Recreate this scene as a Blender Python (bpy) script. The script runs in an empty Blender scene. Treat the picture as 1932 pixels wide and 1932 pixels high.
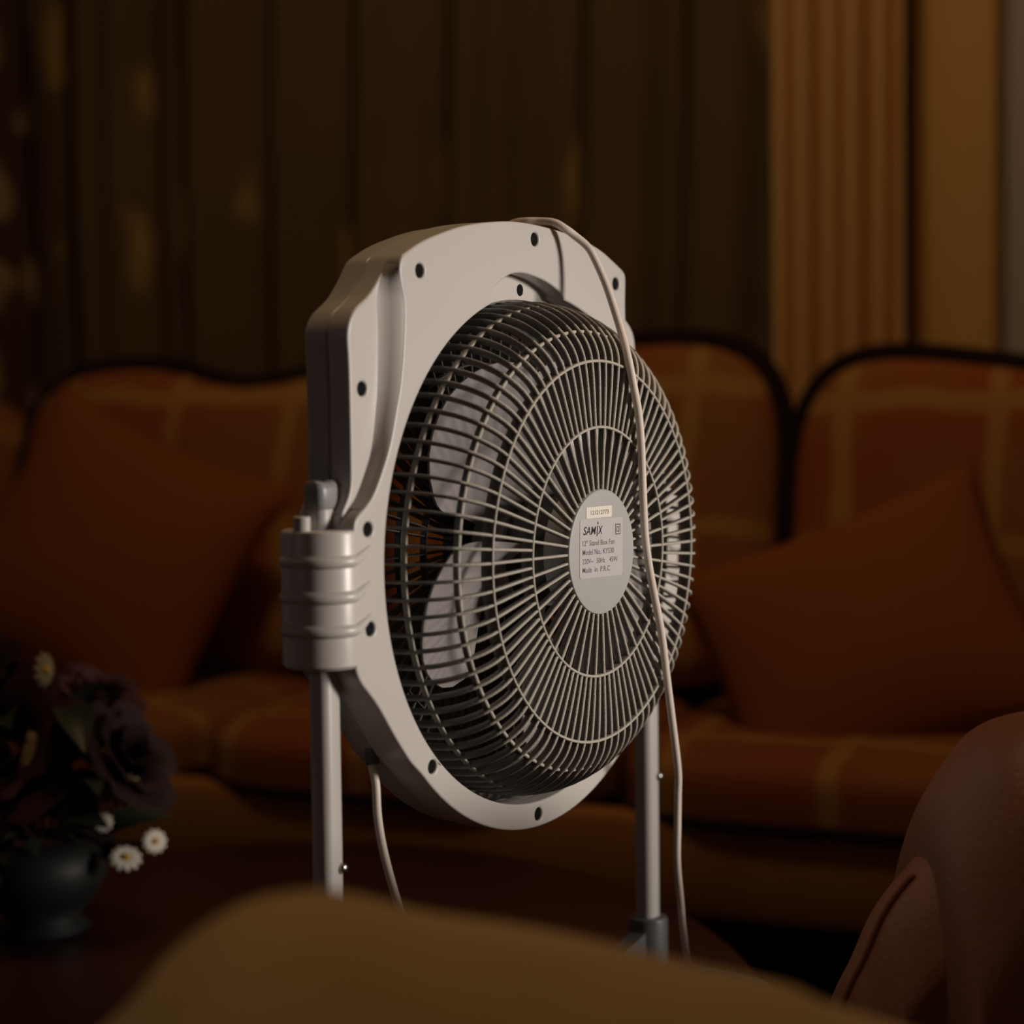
import bpy, bmesh, math, random
from mathutils import Vector, Matrix
from mathutils.geometry import delaunay_2d_cdt

random.seed(7)
scene = bpy.context.scene
COL = scene.collection
R = math.radians

# ------------------------------------------------------------------ camera
CAM_Z = 0.87
PITCH, ROLL = R(3.91), R(-0.7)
cam_d = bpy.data.cameras.new('camera')
cam = bpy.data.objects.new('camera', cam_d)
COL.objects.link(cam)
cp, sp = math.cos(PITCH), math.sin(PITCH)
cr, sr = math.cos(ROLL), math.sin(ROLL)
P3 = Matrix(((1, 0, 0), (0, cp, -sp), (0, sp, cp)))
R3 = Matrix(((cr, -sr, 0), (sr, cr, 0), (0, 0, 1)))
C3 = R3 @ P3
def row_world(r):
    return Vector((r[0], r[2], -r[1]))
right, down, fwd = (row_world(C3[i]) for i in range(3))
rot = Matrix((right, -down, -fwd)).transposed()
cam.matrix_world = Matrix.Translation((0, 0, CAM_Z)) @ rot.to_4x4()
cam_d.sensor_width = 36.0
cam_d.lens = 36.0 * 4000 / 1932
cam_d.clip_start = 0.02
cam_d.dof.use_dof = True
cam_d.dof.focus_distance = 1.385
cam_d.dof.aperture_fstop = 3.6
scene.camera = cam

# ------------------------------------------------------------------ world, lights, exposure
wd = bpy.data.worlds.new('world')
scene.world = wd
wd.use_nodes = True
wd.node_tree.nodes['Background'].inputs[0].default_value = (1.0, 0.62, 0.35, 1)
wd.node_tree.nodes['Background'].inputs[1].default_value = 0.004

def light(name, kind, loc, target, energy, color, **kw):
    d = bpy.data.lights.new(name, kind)
    d.energy = energy
    d.color = color
    for k, v in kw.items():
        setattr(d, k, v)
    o = bpy.data.objects.new(name, d)
    COL.objects.link(o)
    o.location = loc
    v = Vector(target) - Vector(loc)
    o.rotation_euler = v.to_track_quat('-Z', 'Y').to_euler()
    return o
# reading lamp standing off to the right of the frame, shining across at the fan
light('reading_lamp_light', 'SPOT', (2.08, 0.92, 1.06), (0.0, 1.38, 0.73), 162, (1.0, 0.90, 0.81),
      spot_size=R(27), spot_blend=0.6, shadow_soft_size=0.22)
# weak warm ceiling lamp in the room
light('ceiling_lamp_light', 'POINT', (-0.02, 1.55, 2.25), (0, 0, 0), 13.8, (1.0, 0.68, 0.38), shadow_soft_size=0.12)
# faint unseen cool fill added at the left for a violet sheen on the casing
light('cool_fill_light', 'AREA', (-1.35, 0.55, 1.15), (-0.1, 1.3, 0.85), 0.25, (0.80, 0.80, 1.0), shape='RECTANGLE', size=0.5, size_y=0.3)

scene.view_settings.view_transform = 'Standard'
scene.view_settings.look = 'None'
scene.view_settings.gamma = 1.0
scene.view_settings.use_curve_mapping = False
scene.view_settings.exposure = 0.0

# ------------------------------------------------------------------ helpers
def link_props(o, label=None, cat=None, group=None, kind=None):
    if label: o['label'] = label
    if cat: o['category'] = cat
    if group: o['group'] = group
    if kind: o['kind'] = kind
    return o
def add(name, me, mat=None, parent=None, smooth=True, loc=None, rotz=None, wn=False, **props):
    o = bpy.data.objects.new(name, me)
    COL.objects.link(o)
    if mat and not me.materials:
        me.materials.append(mat)
    if smooth is True:
        for p in me.polygons: p.use_smooth = True
    elif smooth:
        sharp(me, smooth)
    if parent: o.parent = parent
    if loc is not None: o.location = loc
    if rotz is not None: o.rotation_euler = (0, 0, rotz)
    link_props(o, **props)
    if wn:
        md = o.modifiers.new('normals', 'WEIGHTED_NORMAL'); md.weight = 100; md.keep_sharp = True
    return o
def sharp(me, ang):
    bm = bmesh.new(); bm.from_mesh(me)
    for f in bm.faces: f.smooth = True
    for e in bm.edges:
        if len(e.link_faces) == 2 and e.calc_face_angle(0) > R(ang): e.smooth = False
    bm.to_mesh(me); bm.free()
def empty(name, loc=(0, 0, 0), rotz=0, **props):
    o = bpy.data.objects.new(name, None)
    COL.objects.link(o)
    o.location = loc
    o.rotation_euler = (0, 0, rotz)
    o.empty_display_size = 0.05
    return link_props(o, **props)
def pyd(name, v, f):
    me = bpy.data.meshes.new(name)
    me.from_pydata([tuple(p) for p in v], [], f)
    me.update()
    bm = bmesh.new(); bm.from_mesh(me)
    bmesh.ops.recalc_face_normals(bm, faces=bm.faces)
    bm.to_mesh(me); bm.free()
    return me
def catmull(pts, n=6, closed=False):
    pts = [Vector(p) for p in pts]
    out = []
    m = len(pts)
    rng = range(m) if closed else range(m - 1)
    for i in rng:
        if closed:
            a, b, c, d = pts[(i - 1) % m], pts[i], pts[(i + 1) % m], pts[(i + 2) % m]
        else:
            a, b, c, d = pts[max(i - 1, 0)], pts[i], pts[i + 1], pts[min(i + 2, m - 1)]
        for k in range(n):
            t = k / n
            out.append(0.5 * ((2 * b) + (c - a) * t + (2 * a - 5 * b + 4 * c - d) * t * t + (3 * b - a - 3 * c + d) * t ** 3))
    if not closed: out.append(pts[-1])
    return out
def tube(name, path, rad, seg=10, closed=False, cap=True):
    path = [Vector(p) for p in path]
    n = len(path)
    rf = rad if callable(rad) else (lambda t: rad)
    v, f = [], []
    up = None
    for i, p in enumerate(path):
        if closed: t = (path[(i + 1) % n] - path[i - 1]).normalized()
        else: t = (path[min(i + 1, n - 1)] - path[max(i - 1, 0)]).normalized()
        if up is None:
            up = t.orthogonal().normalized()
        up = (up - t * up.dot(t)).normalized()
        b = t.cross(up)
        r = rf(i / (n - 1))
        for k in range(seg):
            a = 2 * math.pi * k / seg
            v.append(p + (up * math.cos(a) + b * math.sin(a)) * r)
    m = n if closed else n - 1
    for i in range(m):
        j = (i + 1) % n
        for k in range(seg):
            l = (k + 1) % seg
            f.append((i * seg + k, i * seg + l, j * seg + l, j * seg + k))
    if cap and not closed:
        f.append(tuple(range(seg))[::-1])
        f.append(tuple(range((n - 1) * seg, n * seg)))
    return pyd(name, v, f)
def lathe(name, prof, seg=32, axis='Z', closed=False, top=None):
    """prof = [(r, h)...] around Z; caps ends when r>0"""
    v, f = [], []
    for (r, h) in prof:
        for k in range(seg):
            a = 2 * math.pi * k / seg
            v.append((r * math.cos(a), r * math.sin(a), h + (top(r, h, a) if top else 0)))
    n = len(prof)
    for i in range(n if closed else n - 1):
        j = (i + 1) % n
        for k in range(seg):
            l = (k + 1) % seg
            f.append((i * seg + k, i * seg + l, j * seg + l, j * seg + k))
    if not closed:
        f.append(tuple(range(seg))[::-1])
        f.append(tuple(range((n - 1) * seg, n * seg)))
    if axis == 'Y':
        v = [(x, -z, y) for x, y, z in v]     # height axis -> towards viewer (n = -Y)
    return pyd(name, v, f)
def move(me, d):
    me.transform(Matrix.Translation(d)); return me
def box(name, x0, x1, y0, y1, z0, z1, bev=0.0, seg=2):
    bm = bmesh.new()
    bmesh.ops.create_cube(bm, size=1)
    for q in bm.verts:
        q.co = Vector(((x0 + x1) / 2 + q.co.x * (x1 - x0), (y0 + y1) / 2 + q.co.y * (y1 - y0), (z0 + z1) / 2 + q.co.z * (z1 - z0)))
    if bev > 0:
        bmesh.ops.bevel(bm, geom=list(bm.edges), offset=bev, segments=seg, profile=0.5, affect='EDGES')
    me = bpy.data.meshes.new(name); bm.to_mesh(me); bm.free()
    return me
def superbox(name, w, d, h, p=5.0, n=14, warp=None):
    """plump rounded box centred on origin, half sizes w/2, d/2, h/2"""
    bm = bmesh.new()
    bmesh.ops.create_cube(bm, size=2)
    bmesh.ops.subdivide_edges(bm, edges=list(bm.edges), cuts=n, use_grid_fill=True)
    for q in bm.verts:
        c = q.co
        c = Vector([math.copysign(abs(math.sin(a * math.pi / 2 * 0.98)) ** 1.0, a) for a in c])
        s = (abs(c.x) ** p + abs(c.y) ** p + abs(c.z) ** p) ** (1 / p)
        c = c / s
        c = Vector((c.x * w / 2, c.y * d / 2, c.z * h / 2))
        q.co = warp(c) if warp else c
    me = bpy.data.meshes.new(name); bm.to_mesh(me); bm.free()
    return me
def pillow(name, w, h, t, n=22):
    v, f = [], []
    for side in (1, -1):
        for i in range(n + 1):
            for j in range(n + 1):
                x, y = -1 + 2 * i / n, -1 + 2 * j / n
                th = ((1 - x ** 2) * (1 - y ** 2)) ** 0.55
                px = x * (1 - 0.10 * (1 - y * y) ** 1.0 * abs(x))
                py = y * (1 - 0.10 * (1 - x * x) ** 1.0 * abs(y))
                v.append((px * w / 2, -side * th * t / 2, py * h / 2))
    m = (n + 1) ** 2
    for s in (0, 1):
        for i in range(n):
            for j in range(n):
                a = s * m + i * (n + 1) + j
                q = (a, a + n + 1, a + n + 2, a + 1)
                f.append(q if s == 0 else q[::-1])
    me = pyd(name, v, f)
    bm = bmesh.new(); bm.from_mesh(me)
    bmesh.ops.remove_doubles(bm, verts=bm.verts, dist=1e-5)
    bmesh.ops.recalc_face_normals(bm, faces=bm.faces)
    bm.to_mesh(me); bm.free()
    return me
def area2(L):
    return 0.5 * sum(L[k][0] * L[(k + 1) % len(L)][1] - L[(k + 1) % len(L)][0] * L[k][1] for k in range(len(L)))
def inside(p, L):
    c = False
    for k in range(len(L)):
        (x1, y1), (x2, y2) = L[k - 1], L[k]
        if (y1 > p[1]) != (y2 > p[1]) and p[0] < (x2 - x1) * (p[1] - y1) / (y2 - y1) + x1: c = not c
    return c
def plate2d(name, loops, n_front, n_back, bevel=0.0, bseg=3):
    """outline with holes in (u, z), filled, with rounded rims, between n_front and n_back; local Y = -n"""
    loops = [list(l) for l in loops]
    loops[0] = loops[0] if area2(loops[0]) > 0 else loops[0][::-1]
    for k in range(1, len(loops)):
        if area2(loops[k]) > 0: loops[k] = loops[k][::-1]
    def inset(l, d):                       # material lies to the left of every loop
        out = []
        for k in range(len(l)):
            a, b, c = Vector(l[k - 1]), Vector(l[k]), Vector(l[(k + 1) % len(l)])
            t = ((b - a).normalized() + (c - b).normalized())
            t = t.normalized() if t.length > 1e-9 else (c - b).normalized()
            out.append((b.x - t.y * d, b.y + t.x * d))
        return out
    if bevel > 0:
        st = [(bevel * (1 - math.sin(math.pi / 2 * q / bseg)), bevel * (1 - math.cos(math.pi / 2 * q / bseg))) for q in range(bseg + 1)]
        levels = [(d, n_front - e) for d, e in st] + [(d, n_back + e) for d, e in st[::-1]]
    else:
        levels = [(0, n_front), (0, n_back)]
    v, f, caps = [], [], {0: [], len(levels) - 1: []}
    for l in loops:
        n = len(l); base = len(v)
        for li, (d, h) in enumerate(levels):
            q = inset(l, d) if d > 0 else l
            v += [(x, -h, z) for x, z in q]
            if li in caps: caps[li].append((base + li * n, q))
        for li in range(len(levels) - 1):
            for k in range(n):
                m = (k + 1) % n
                f.append((base + li * n + k, base + li * n + m, base + (li + 1) * n + m, base + (li + 1) * n + k))
    for li, parts_ in caps.items():
        pts, idx, edges = [], [], []
        for b0, q in parts_:
            o0 = len(pts)
            pts += [Vector(p) for p in q]; idx += [b0 + k for k in range(len(q))]
            edges += [(o0 + k, o0 + (k + 1) % len(q)) for k in range(len(q))]
        res = delaunay_2d_cdt(pts, edges, [], 1, 1e-7)
        for tri in res[2]:
            c = sum((res[0][k] for k in tri), Vector((0, 0))) / 3
            if inside(c, parts_[0][1]) and not any(inside(c, q) for _, q in parts_[1:]):
                o = [res[3][k][0] for k in tri if res[3][k]]
                if len(o) == 3: f.append(tuple(idx[k] for k in o))
    return pyd(name, v, f)
def circle(cx, cz, r, n=48, a0=0.0):
    return [(cx + r * math.cos(a0 + 2 * math.pi * k / n), cz + r * math.sin(a0 + 2 * math.pi * k / n)) for k in range(n)]

# ------------------------------------------------------------------ materials
class NT:
    def __init__(s, name):
        s.m = bpy.data.materials.new(name); s.m.use_nodes = True
        s.t = s.m.node_tree; s.b = s.t.nodes['Principled BSDF']
    def n(s, kind, **kw):
        q = s.t.nodes.new(kind)
        for k, v in kw.items():
            if k in q.inputs.keys(): q.inputs[k].default_value = v
            else: setattr(q, k, v)
        return q
    def l(s, a, b): s.t.links.new(a, b)
def mat(name, col, rough=0.5, spec=0.5, noise=0.0, nscale=20, bump=0.0, bscale=200, metal=0.0, coat=0.0, sheen=0.0, col2=None):
    k = NT(name)
    k.b.inputs['Roughness'].default_value = rough
    k.b.inputs['Specular IOR Level'].default_value = spec
    k.b.inputs['Metallic'].default_value = metal
    k.b.inputs['Coat Weight'].default_value = coat
    k.b.inputs['Sheen Weight'].default_value = sheen
    tc = k.n('ShaderNodeTexCoord')
    nz = k.n('ShaderNodeTexNoise', Scale=nscale, Detail=4.0)
    k.l(tc.outputs['Object'], nz.inputs['Vector'])
    mx = k.n('ShaderNodeMix', data_type='RGBA')
    mx.inputs[6].default_value = (*col, 1)
    c2 = col2 if col2 else tuple(c * (1 - noise) for c in col)
    mx.inputs[7].default_value = (*c2, 1)
    k.l(nz.outputs['Fac'], mx.inputs[0])
    k.l(mx.outputs[2], k.b.inputs['Base Color'])
    if bump:
        bz = k.n('ShaderNodeTexNoise', Scale=bscale, Detail=2.0)
        k.l(tc.outputs['Object'], bz.inputs['Vector'])
        bp = k.n('ShaderNodeBump', Strength=bump, Distance=0.002)
        k.l(bz.outputs['Fac'], bp.inputs['Height'])
        k.l(bp.outputs['Normal'], k.b.inputs['Normal'])
    return k.m
def mat_plaid(name, base, red, line, cell=0.15, wx=0.10, axes=('X', 'Z')):
    k = NT(name)
    k.b.inputs['Roughness'].default_value = 0.9
    k.b.inputs['Specular IOR Level'].default_value = 0.15
    k.b.inputs['Sheen Weight'].default_value = 0.0
    tc = k.n('ShaderNodeTexCoord')
    sx = k.n('ShaderNodeSeparateXYZ')
    wob = k.n('ShaderNodeTexNoise', Scale=9.0, Detail=2.0)
    k.l(tc.outputs['Object'], wob.inputs['Vector'])
    va = k.n('ShaderNodeVectorMath', operation='MULTIPLY_ADD')
    k.l(wob.outputs['Color'], va.inputs[0]); va.inputs[1].default_value = (0.03,) * 3
    k.l(tc.outputs['Object'], va.inputs[2])
    k.l(va.outputs[0], sx.inputs[0])
    masks = []
    for ax in axes:
        pp = k.n('ShaderNodeMath', operation='PINGPONG'); pp.inputs[1].default_value = cell / 2
        k.l(sx.outputs[ax], pp.inputs[0])
        mr = k.n('ShaderNodeMapRange'); mr.interpolation_type = 'SMOOTHSTEP'
        mr.inputs[1].default_value = 0.004; mr.inputs[2].default_value = 0.018
        mr.inputs[3].default_value = 1; mr.inputs[4].default_value = 0
        k.l(pp.outputs[0], mr.inputs[0]); masks.append(mr.outputs[0])
    mx = k.n('ShaderNodeMath', operation='MAXIMUM')
    k.l(masks[0], mx.inputs[0]); k.l(masks[1], mx.inputs[1])
    nz = k.n('ShaderNodeTexNoise', Scale=5.0, Detail=3.0)
    k.l(tc.outputs['Object'], nz.inputs['Vector'])
    rmp = k.n('ShaderNodeValToRGB')
    rmp.color_ramp.elements[0].position = 0.40; rmp.color_ramp.elements[0].color = (*red, 1)
    rmp.color_ramp.elements[1].position = 0.62; rmp.color_ramp.elements[1].color = (*base, 1)
    k.l(nz.outputs['Fac'], rmp.inputs[0])
    m2 = k.n('ShaderNodeMix', data_type='RGBA')
    sc = k.n('ShaderNodeMath', operation='MULTIPLY'); sc.inputs[1].default_value = 0.8
    k.l(mx.outputs[0], sc.inputs[0]); k.l(sc.outputs[0], m2.inputs[0])
    k.l(rmp.outputs[0], m2.inputs[6]); m2.inputs[7].default_value = (*line, 1)
    k.l(m2.outputs[2], k.b.inputs['Base Color'])
    return k.m
def mat_motif(name, base, motif, sx, sz, thr=(0.10, 0.30), zoff=0.0, red=None):
    """woven cloth with rows of small upright motifs"""
    k = NT(name)
    k.b.inputs['Roughness'].default_value = 0.85
    k.b.inputs['Specular IOR Level'].default_value = 0.2
    tc = k.n('ShaderNodeTexCoord')
    mp = k.n('ShaderNodeMapping'); mp.inputs['Scale'].default_value = (sx, 0, sz); mp.inputs['Location'].default_value = (0, 0, zoff)
    k.l(tc.outputs['Object'], mp.inputs[0])
    vo = k.n('ShaderNodeTexVoronoi', Scale=1.0, Randomness=0.45)
    wz = k.n('ShaderNodeTexNoise', Scale=2.2, Detail=2.0)
    k.l(mp.outputs[0], wz.inputs['Vector'])
    wa = k.n('ShaderNodeVectorMath', operation='MULTIPLY_ADD')
    k.l(wz.outputs['Color'], wa.inputs[0]); wa.inputs[1].default_value = (0.55, 0.0, 0.55)
    k.l(mp.outputs[0], wa.inputs[2])
    k.l(wa.outputs[0], vo.inputs['Vector'])
    mr = k.n('ShaderNodeMapRange'); mr.interpolation_type = 'SMOOTHSTEP'
    mr.inputs[1].default_value = thr[0]; mr.inputs[2].default_value = thr[1]; mr.inputs[3].default_value = 1; mr.inputs[4].default_value = 0
    k.l(vo.outputs['Distance'], mr.inputs[0])
    nz = k.n('ShaderNodeTexNoise', Scale=4.0, Detail=3.0)
    k.l(tc.outputs['Object'], nz.inputs['Vector'])
    bm_ = k.n('ShaderNodeMix', data_type='RGBA')
    bm_.inputs[6].default_value = (*base, 1); bm_.inputs[7].default_value = (*(red or tuple(c * .6 for c in base)), 1)
    k.l(nz.outputs['Fac'], bm_.inputs[0])
    m2 = k.n('ShaderNodeMix', data_type='RGBA')
    k.l(mr.outputs[0], m2.inputs[0]); k.l(bm_.outputs[2], m2.inputs[6]); m2.inputs[7].default_value = (*motif, 1)
    k.l(m2.outputs[2], k.b.inputs['Base Color'])
    return k.m

M = dict(
    casing=mat('casing_plastic', (0.60, 0.565, 0.53), 0.34, 0.5, noise=0.06, nscale=6, bump=0.02, bscale=900),
    shell=mat('shell_plastic', (0.50, 0.47, 0.44), 0.40, 0.5, noise=0.08, nscale=6),
    dusty_lit=mat('grille_dusty_lit_front', (0.52, 0.48, 0.41), 0.55, 0.4, col2=(0.40, 0.37, 0.31), nscale=60, bump=0.25, bscale=700),  # dusty front faces, kept light so they read as the lit side
    grille=mat('grille_plastic_shaded', (0.17, 0.16, 0.15), 0.38, 0.5, col2=(0.13, 0.12, 0.11), nscale=60, bump=0.25, bscale=700),  # dark tone puts the shade between the ribs into the colour
    hub=mat('hub_plastic', (0.43, 0.43, 0.42), 0.45, 0.4, noise=0.05, nscale=30, bump=0.03, bscale=1200),
    label=mat('label_paper', (0.56, 0.53, 0.53), 0.35, 0.4, noise=0.03),
    sticker=mat('sticker_paper', (0.80, 0.74, 0.64), 0.6, 0.2, noise=0.03),
    ink=mat('black_ink', (0.02, 0.018, 0.022), 0.5, 0.3),
    ink2=mat('grey_ink', (0.10, 0.095, 0.11), 0.5, 0.3),
    black=mat('hole_shade', (0.006, 0.006, 0.006), 0.8, 0.1),
    blade=mat('blade_plastic', (0.42, 0.39, 0.38), 0.30, 0.5, noise=0.18, nscale=14),
    motor=mat('motor_dark', (0.03, 0.028, 0.03), 0.22, 0.6, noise=0.2),
    post=mat('post_paint', (0.50, 0.475, 0.45), 0.42, 0.5, noise=0.05),
    knob=mat('knob_plastic', (0.27, 0.27, 0.27), 0.38, 0.5, noise=0.05),
    basep=mat('base_plastic', (0.11, 0.113, 0.115), 0.45, 0.45, noise=0.1),
    steel=mat('screw_steel', (0.45, 0.44, 0.42), 0.28, 0.5, metal=1.0),
    cord=mat('cord_rubber', (0.78, 0.68, 0.60), 0.5, 0.4, noise=0.08, nscale=30),
    front=mat('front_grille_plastic', (0.10, 0.095, 0.085), 0.4, 0.5, noise=0.1),
    plaid=mat_plaid('sofa_plaid', (0.30, 0.125, 0.038), (0.32, 0.080, 0.024), (0.44, 0.235, 0.065), 0.17),
    plaid_seat=mat_plaid('sofa_plaid_seat', (0.26, 0.10, 0.03), (0.25, 0.066, 0.02), (0.36, 0.19, 0.05), 0.17, axes=('X', 'Y')),
    piping=mat('dark_piping', (0.022, 0.012, 0.008), 0.9, 0.1, noise=0.2),
    rail=mat('sofa_rail_fabric', (0.26, 0.085, 0.025), 0.9, 0.1, col2=(0.40, 0.20, 0.05), nscale=8),
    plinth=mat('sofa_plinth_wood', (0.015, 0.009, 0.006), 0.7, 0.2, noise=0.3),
    pillow=mat('pillow_rust', (0.25, 0.070, 0.020), 0.92, 0.1, col2=(0.29, 0.095, 0.025), nscale=7, bump=0.3, bscale=300),
    curtain=mat_motif('curtain_cloth', (0.170, 0.115, 0.057), (0.40, 0.25, 0.08), 11.0, 3.4, (0.08, 0.26), 0.25),
    drape=mat_motif('drape_floral', (0.09, 0.045, 0.03), (0.34, 0.23, 0.12), 15.0, 7.0, (0.22, 0.36), 0.1),
    tan=mat('tan_curtain_cloth', (0.82, 0.53, 0.23), 0.85, 0.15, col2=(0.74, 0.45, 0.18), nscale=5),
    wood=mat('ochre_wood', (0.76, 0.46, 0.15), 0.6, 0.2, col2=(0.70, 0.40, 0.125), nscale=3),
    wall=mat('grey_plaster', (0.54, 0.48, 0.45), 0.85, 0.2, noise=0.08, nscale=3),
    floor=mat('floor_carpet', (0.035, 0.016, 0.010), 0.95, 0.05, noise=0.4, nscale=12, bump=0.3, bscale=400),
    ceil=mat('ceiling_plaster', (0.45, 0.38, 0.30), 0.9, 0.1, noise=0.05),
    table=mat('mahogany', (0.050, 0.016, 0.010), 0.35, 0.35, col2=(0.030, 0.010, 0.007), nscale=9),
    beige=mat('beige_plush', (0.54, 0.38, 0.18), 0.95, 0.05, col2=(0.38, 0.25, 0.11), nscale=14, bump=0.5, bscale=500),
    leather=mat('brown_velour', (0.25, 0.090, 0.042), 0.5, 0.40, col2=(0.15, 0.055, 0.026), nscale=18, bump=0.3, bscale=220),
    leather2=mat('brown_velour_piping', (0.24, 0.09, 0.042), 0.6, 0.3, noise=0.2, nscale=18),
    rose=mat('rose_petal', (0.045, 0.013, 0.010), 0.8, 0.15, col2=(0.028, 0.008, 0.010), nscale=25),
    rose2=mat('plum_petal', (0.024, 0.011, 0.010), 0.8, 0.15, noise=0.4, nscale=25),
    cream=mat('cream_petal', (0.26, 0.20, 0.11), 0.8, 0.15, noise=0.2, nscale=30),
    white=mat('white_petal', (0.80, 0.74, 0.62), 0.7, 0.2, noise=0.1, nscale=30),
    yellow=mat('yellow_centre', (0.50, 0.28, 0.03), 0.8, 0.15, noise=0.2, nscale=60),
    leaf=mat('leaf_green', (0.020, 0.026, 0.012), 0.5, 0.4, noise=0.4, nscale=20),
    vase=mat('vase_glaze', (0.010, 0.011, 0.010), 0.55, 0.3, noise=0.2),
)

# ------------------------------------------------------------------ room  (s along the sofa wall, t away from it, z up)
YAW = R(-22.6)
ORG = (0.0, 2.155, 0.0)
def room(name, me, m, parent=None, smooth=False, **props):
    return add(name, me, m, parent, smooth, loc=None if parent else ORG, rotz=None if parent else YAW, **props)
S0, S1, T0, T1, HC = -2.3, 2.9, -3.4, 1.02, 2.6
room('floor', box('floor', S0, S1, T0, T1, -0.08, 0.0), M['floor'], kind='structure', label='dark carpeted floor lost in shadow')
room('ceiling', box('ceiling', S0, S1, T0, T1, HC, HC + 0.08), M['ceil'], kind='structure', label='plain plaster ceiling of the dim room')
room('wall_back', box('wall_back', S0, S1, T1, T1 + 0.1, 0, HC), M['wall'], kind='structure', label='grey plaster wall behind the sofa and curtains')
room('wall_left', box('wall_left', S0 - 0.1, S0, T0, T1, 0, HC), M['wall'], kind='structure', label='grey plaster wall at the left end of the room')
room('wall_right', box('wall_right', S1, S1 + 0.1, T0, T1, 0, HC), M['wall'], kind='structure', label='grey plaster wall at the right end of the room')
tr = room('trim_1', box('trim_1', 0.205, 0.322, 0.955, T1, 0, 2.45, 0.006), M['wood'], smooth=30, kind='structure', label='broad smooth ochre wooden window casing beside the tan curtain')

def drape(name, s0, s1, t, z0, z1, m, fold, nx=260, nz=14, **props):
    v, f = [], []
    for i in range(nx + 1):
        for j in range(nz + 1):
            s = s0 + (s1 - s0) * i / nx
            z = z0 + (z1 - z0) * j / nz
            v.append((s, t + fold(s, z), z))
    for i in range(nx):
        for j in range(nz):
            a = i * (nz + 1) + j
            f.append((a, a + 1, a + nz + 2, a + nz + 1))
    me = pyd(name, v, f)
    o = room(name, me, m, smooth=True, **props)
    md = o.modifiers.new('thickness', 'SOLIDIFY'); md.thickness = 0.003
    return o
def fold_dark(s, z):
    w = 0.012 * math.sin(3.1 * z + 2 * s)
    a = math.sin((s + w) * 2 * math.pi / 0.165 + 1.0 + 0.9 * math.sin(s * 9))
    b = math.sin((s + w) * 2 * math.pi / 0.071 + 0.7)
    return 0.026 * a + 0.009 * b
drape('brown_curtain', -1.25, 0.026, 0.892, 0.02, 2.42, M['curtain'], fold_dark,
      label='dark brown patterned curtain hanging in deep folds behind the sofa', cat='curtain')
def fold_tan(s, z):
    x = s + 0.002 * math.sin(4 * z)
    per = 0.040 - 0.05 * (s - 0.03)
    ph = (x - 0.03) / 0.0345
    return 0.026 * math.cos(2 * math.pi * ph) + 0.005 * math.sin(2 * math.pi * ph * 0.5 + 0.6)
drape('tan_curtain', 0.029, 0.222, 0.86, 0.02, 2.42, M['tan'], fold_tan, nx=200,
      label='tan curtain gathered in narrow upright pleats beside the ochre casing', cat='curtain')
def fold_left(s, z):
    return 0.03 * math.sin(s * 2 * math.pi / 0.13 + 0.8 * math.sin(z * 2)) + 0.02 * math.sin(z * 5 + s * 20)
drape('floral_drape', -1.62, -1.105, 0.775, 0.02, 2.42, M['drape'], fold_left, nx=160,
      label='very dark drape with pale floral motifs at the left edge', cat='curtain')

# ------------------------------------------------------------------ sofa
sofa = empty('sofa', ORG, YAW, label='rust plaid upholstered sofa with dark piping along the curtained wall', cat='sofa')
def sp(name, me, m, parent=None, smooth=True, loc=None, rot=None):
    o = add(name, me, m, parent or sofa, smooth, loc=loc)
    if rot: o.rotation_euler = rot
    return o
sp('front_rail', box('front_rail', -0.90, 0.66, 0.0, 0.05, 0.315, 0.418, 0.012), M['rail'], smooth=40)
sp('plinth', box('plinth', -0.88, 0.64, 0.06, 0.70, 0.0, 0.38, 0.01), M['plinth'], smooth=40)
sp('back_frame', box('back_frame', -0.92, 0.68, 0.60, 0.72, 0.30, 0.80, 0.03), M['rail'], smooth=40)
for (a, b) in ((-0.895, -0.412), (-0.408, 0.078), (0.084, 0.60)):
    me = superbox('seat_cushion', b - a, 0.56, 0.105, 5)
    c = sp('seat_cushion', me, M['plaid_seat'], loc=((a + b) / 2, 0.275, 0.437))
    path = []
    for k in range(64):
        q = 2 * math.pi * k / 64
        x, y = math.cos(q), math.sin(q)
        s = (abs(x) ** 5 + abs(y) ** 5) ** 0.2
        path.append((x / s * (b - a) / 2, y / s * 0.28, -0.020))
    sp('piping', tube('piping', path, 0.006, 6, closed=True), M['piping'], c)
def backc(s0, s1, zc, h, t, lean, sag, roll=0.0):
    w = s1 - s0
    def warp(c):
        fx = c.x / (w / 2)
        dz = sag(fx) if c.z > 0 else 0
        return Vector((c.x, c.y, c.z + dz * max(0, c.z / (h / 2)) ** 2))
    c = sp('back_cushion', superbox('back_cushion', w, 0.19, h, 4.2, 16, warp), M['plaid'], loc=((s0 + s1) / 2, t, zc), rot=(-lean, roll, 0))
    path = []
    for k in range(96):
        q = 2 * math.pi * k / 96
        x, z = math.cos(q), math.sin(q)
        s = (abs(x) ** 4.2 + abs(z) ** 4.2) ** (1 / 4.2)
        p = warp(Vector((x / s * w / 2, 0, z / s * h / 2)))
        path.append((p.x * 1.01, -0.035, p.z * 1.012 + 0.002))
    sp('piping', tube('piping', path, 0.014, 8, closed=True), M['piping'], c)
    return c
backc(-0.880, -0.345, 0.672, 0.40, 0.435, R(10), lambda x: -0.030 * math.exp(-((x - 0.25) / 0.35) ** 2))
backc(-0.335, 0.172, 0.680, 0.41, 0.435, R(10), lambda x: 0.020 * x)
backc(0.186, 0.690, 0.662, 0.40, 0.435, R(10), lambda x: -0.034 * x - 0.004)
arm = superbox('arm', 0.20, 0.72, 0.52, 5)
sp('arm', arm, M['rail'], loc=(-1.02, 0.34, 0.30))
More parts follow.
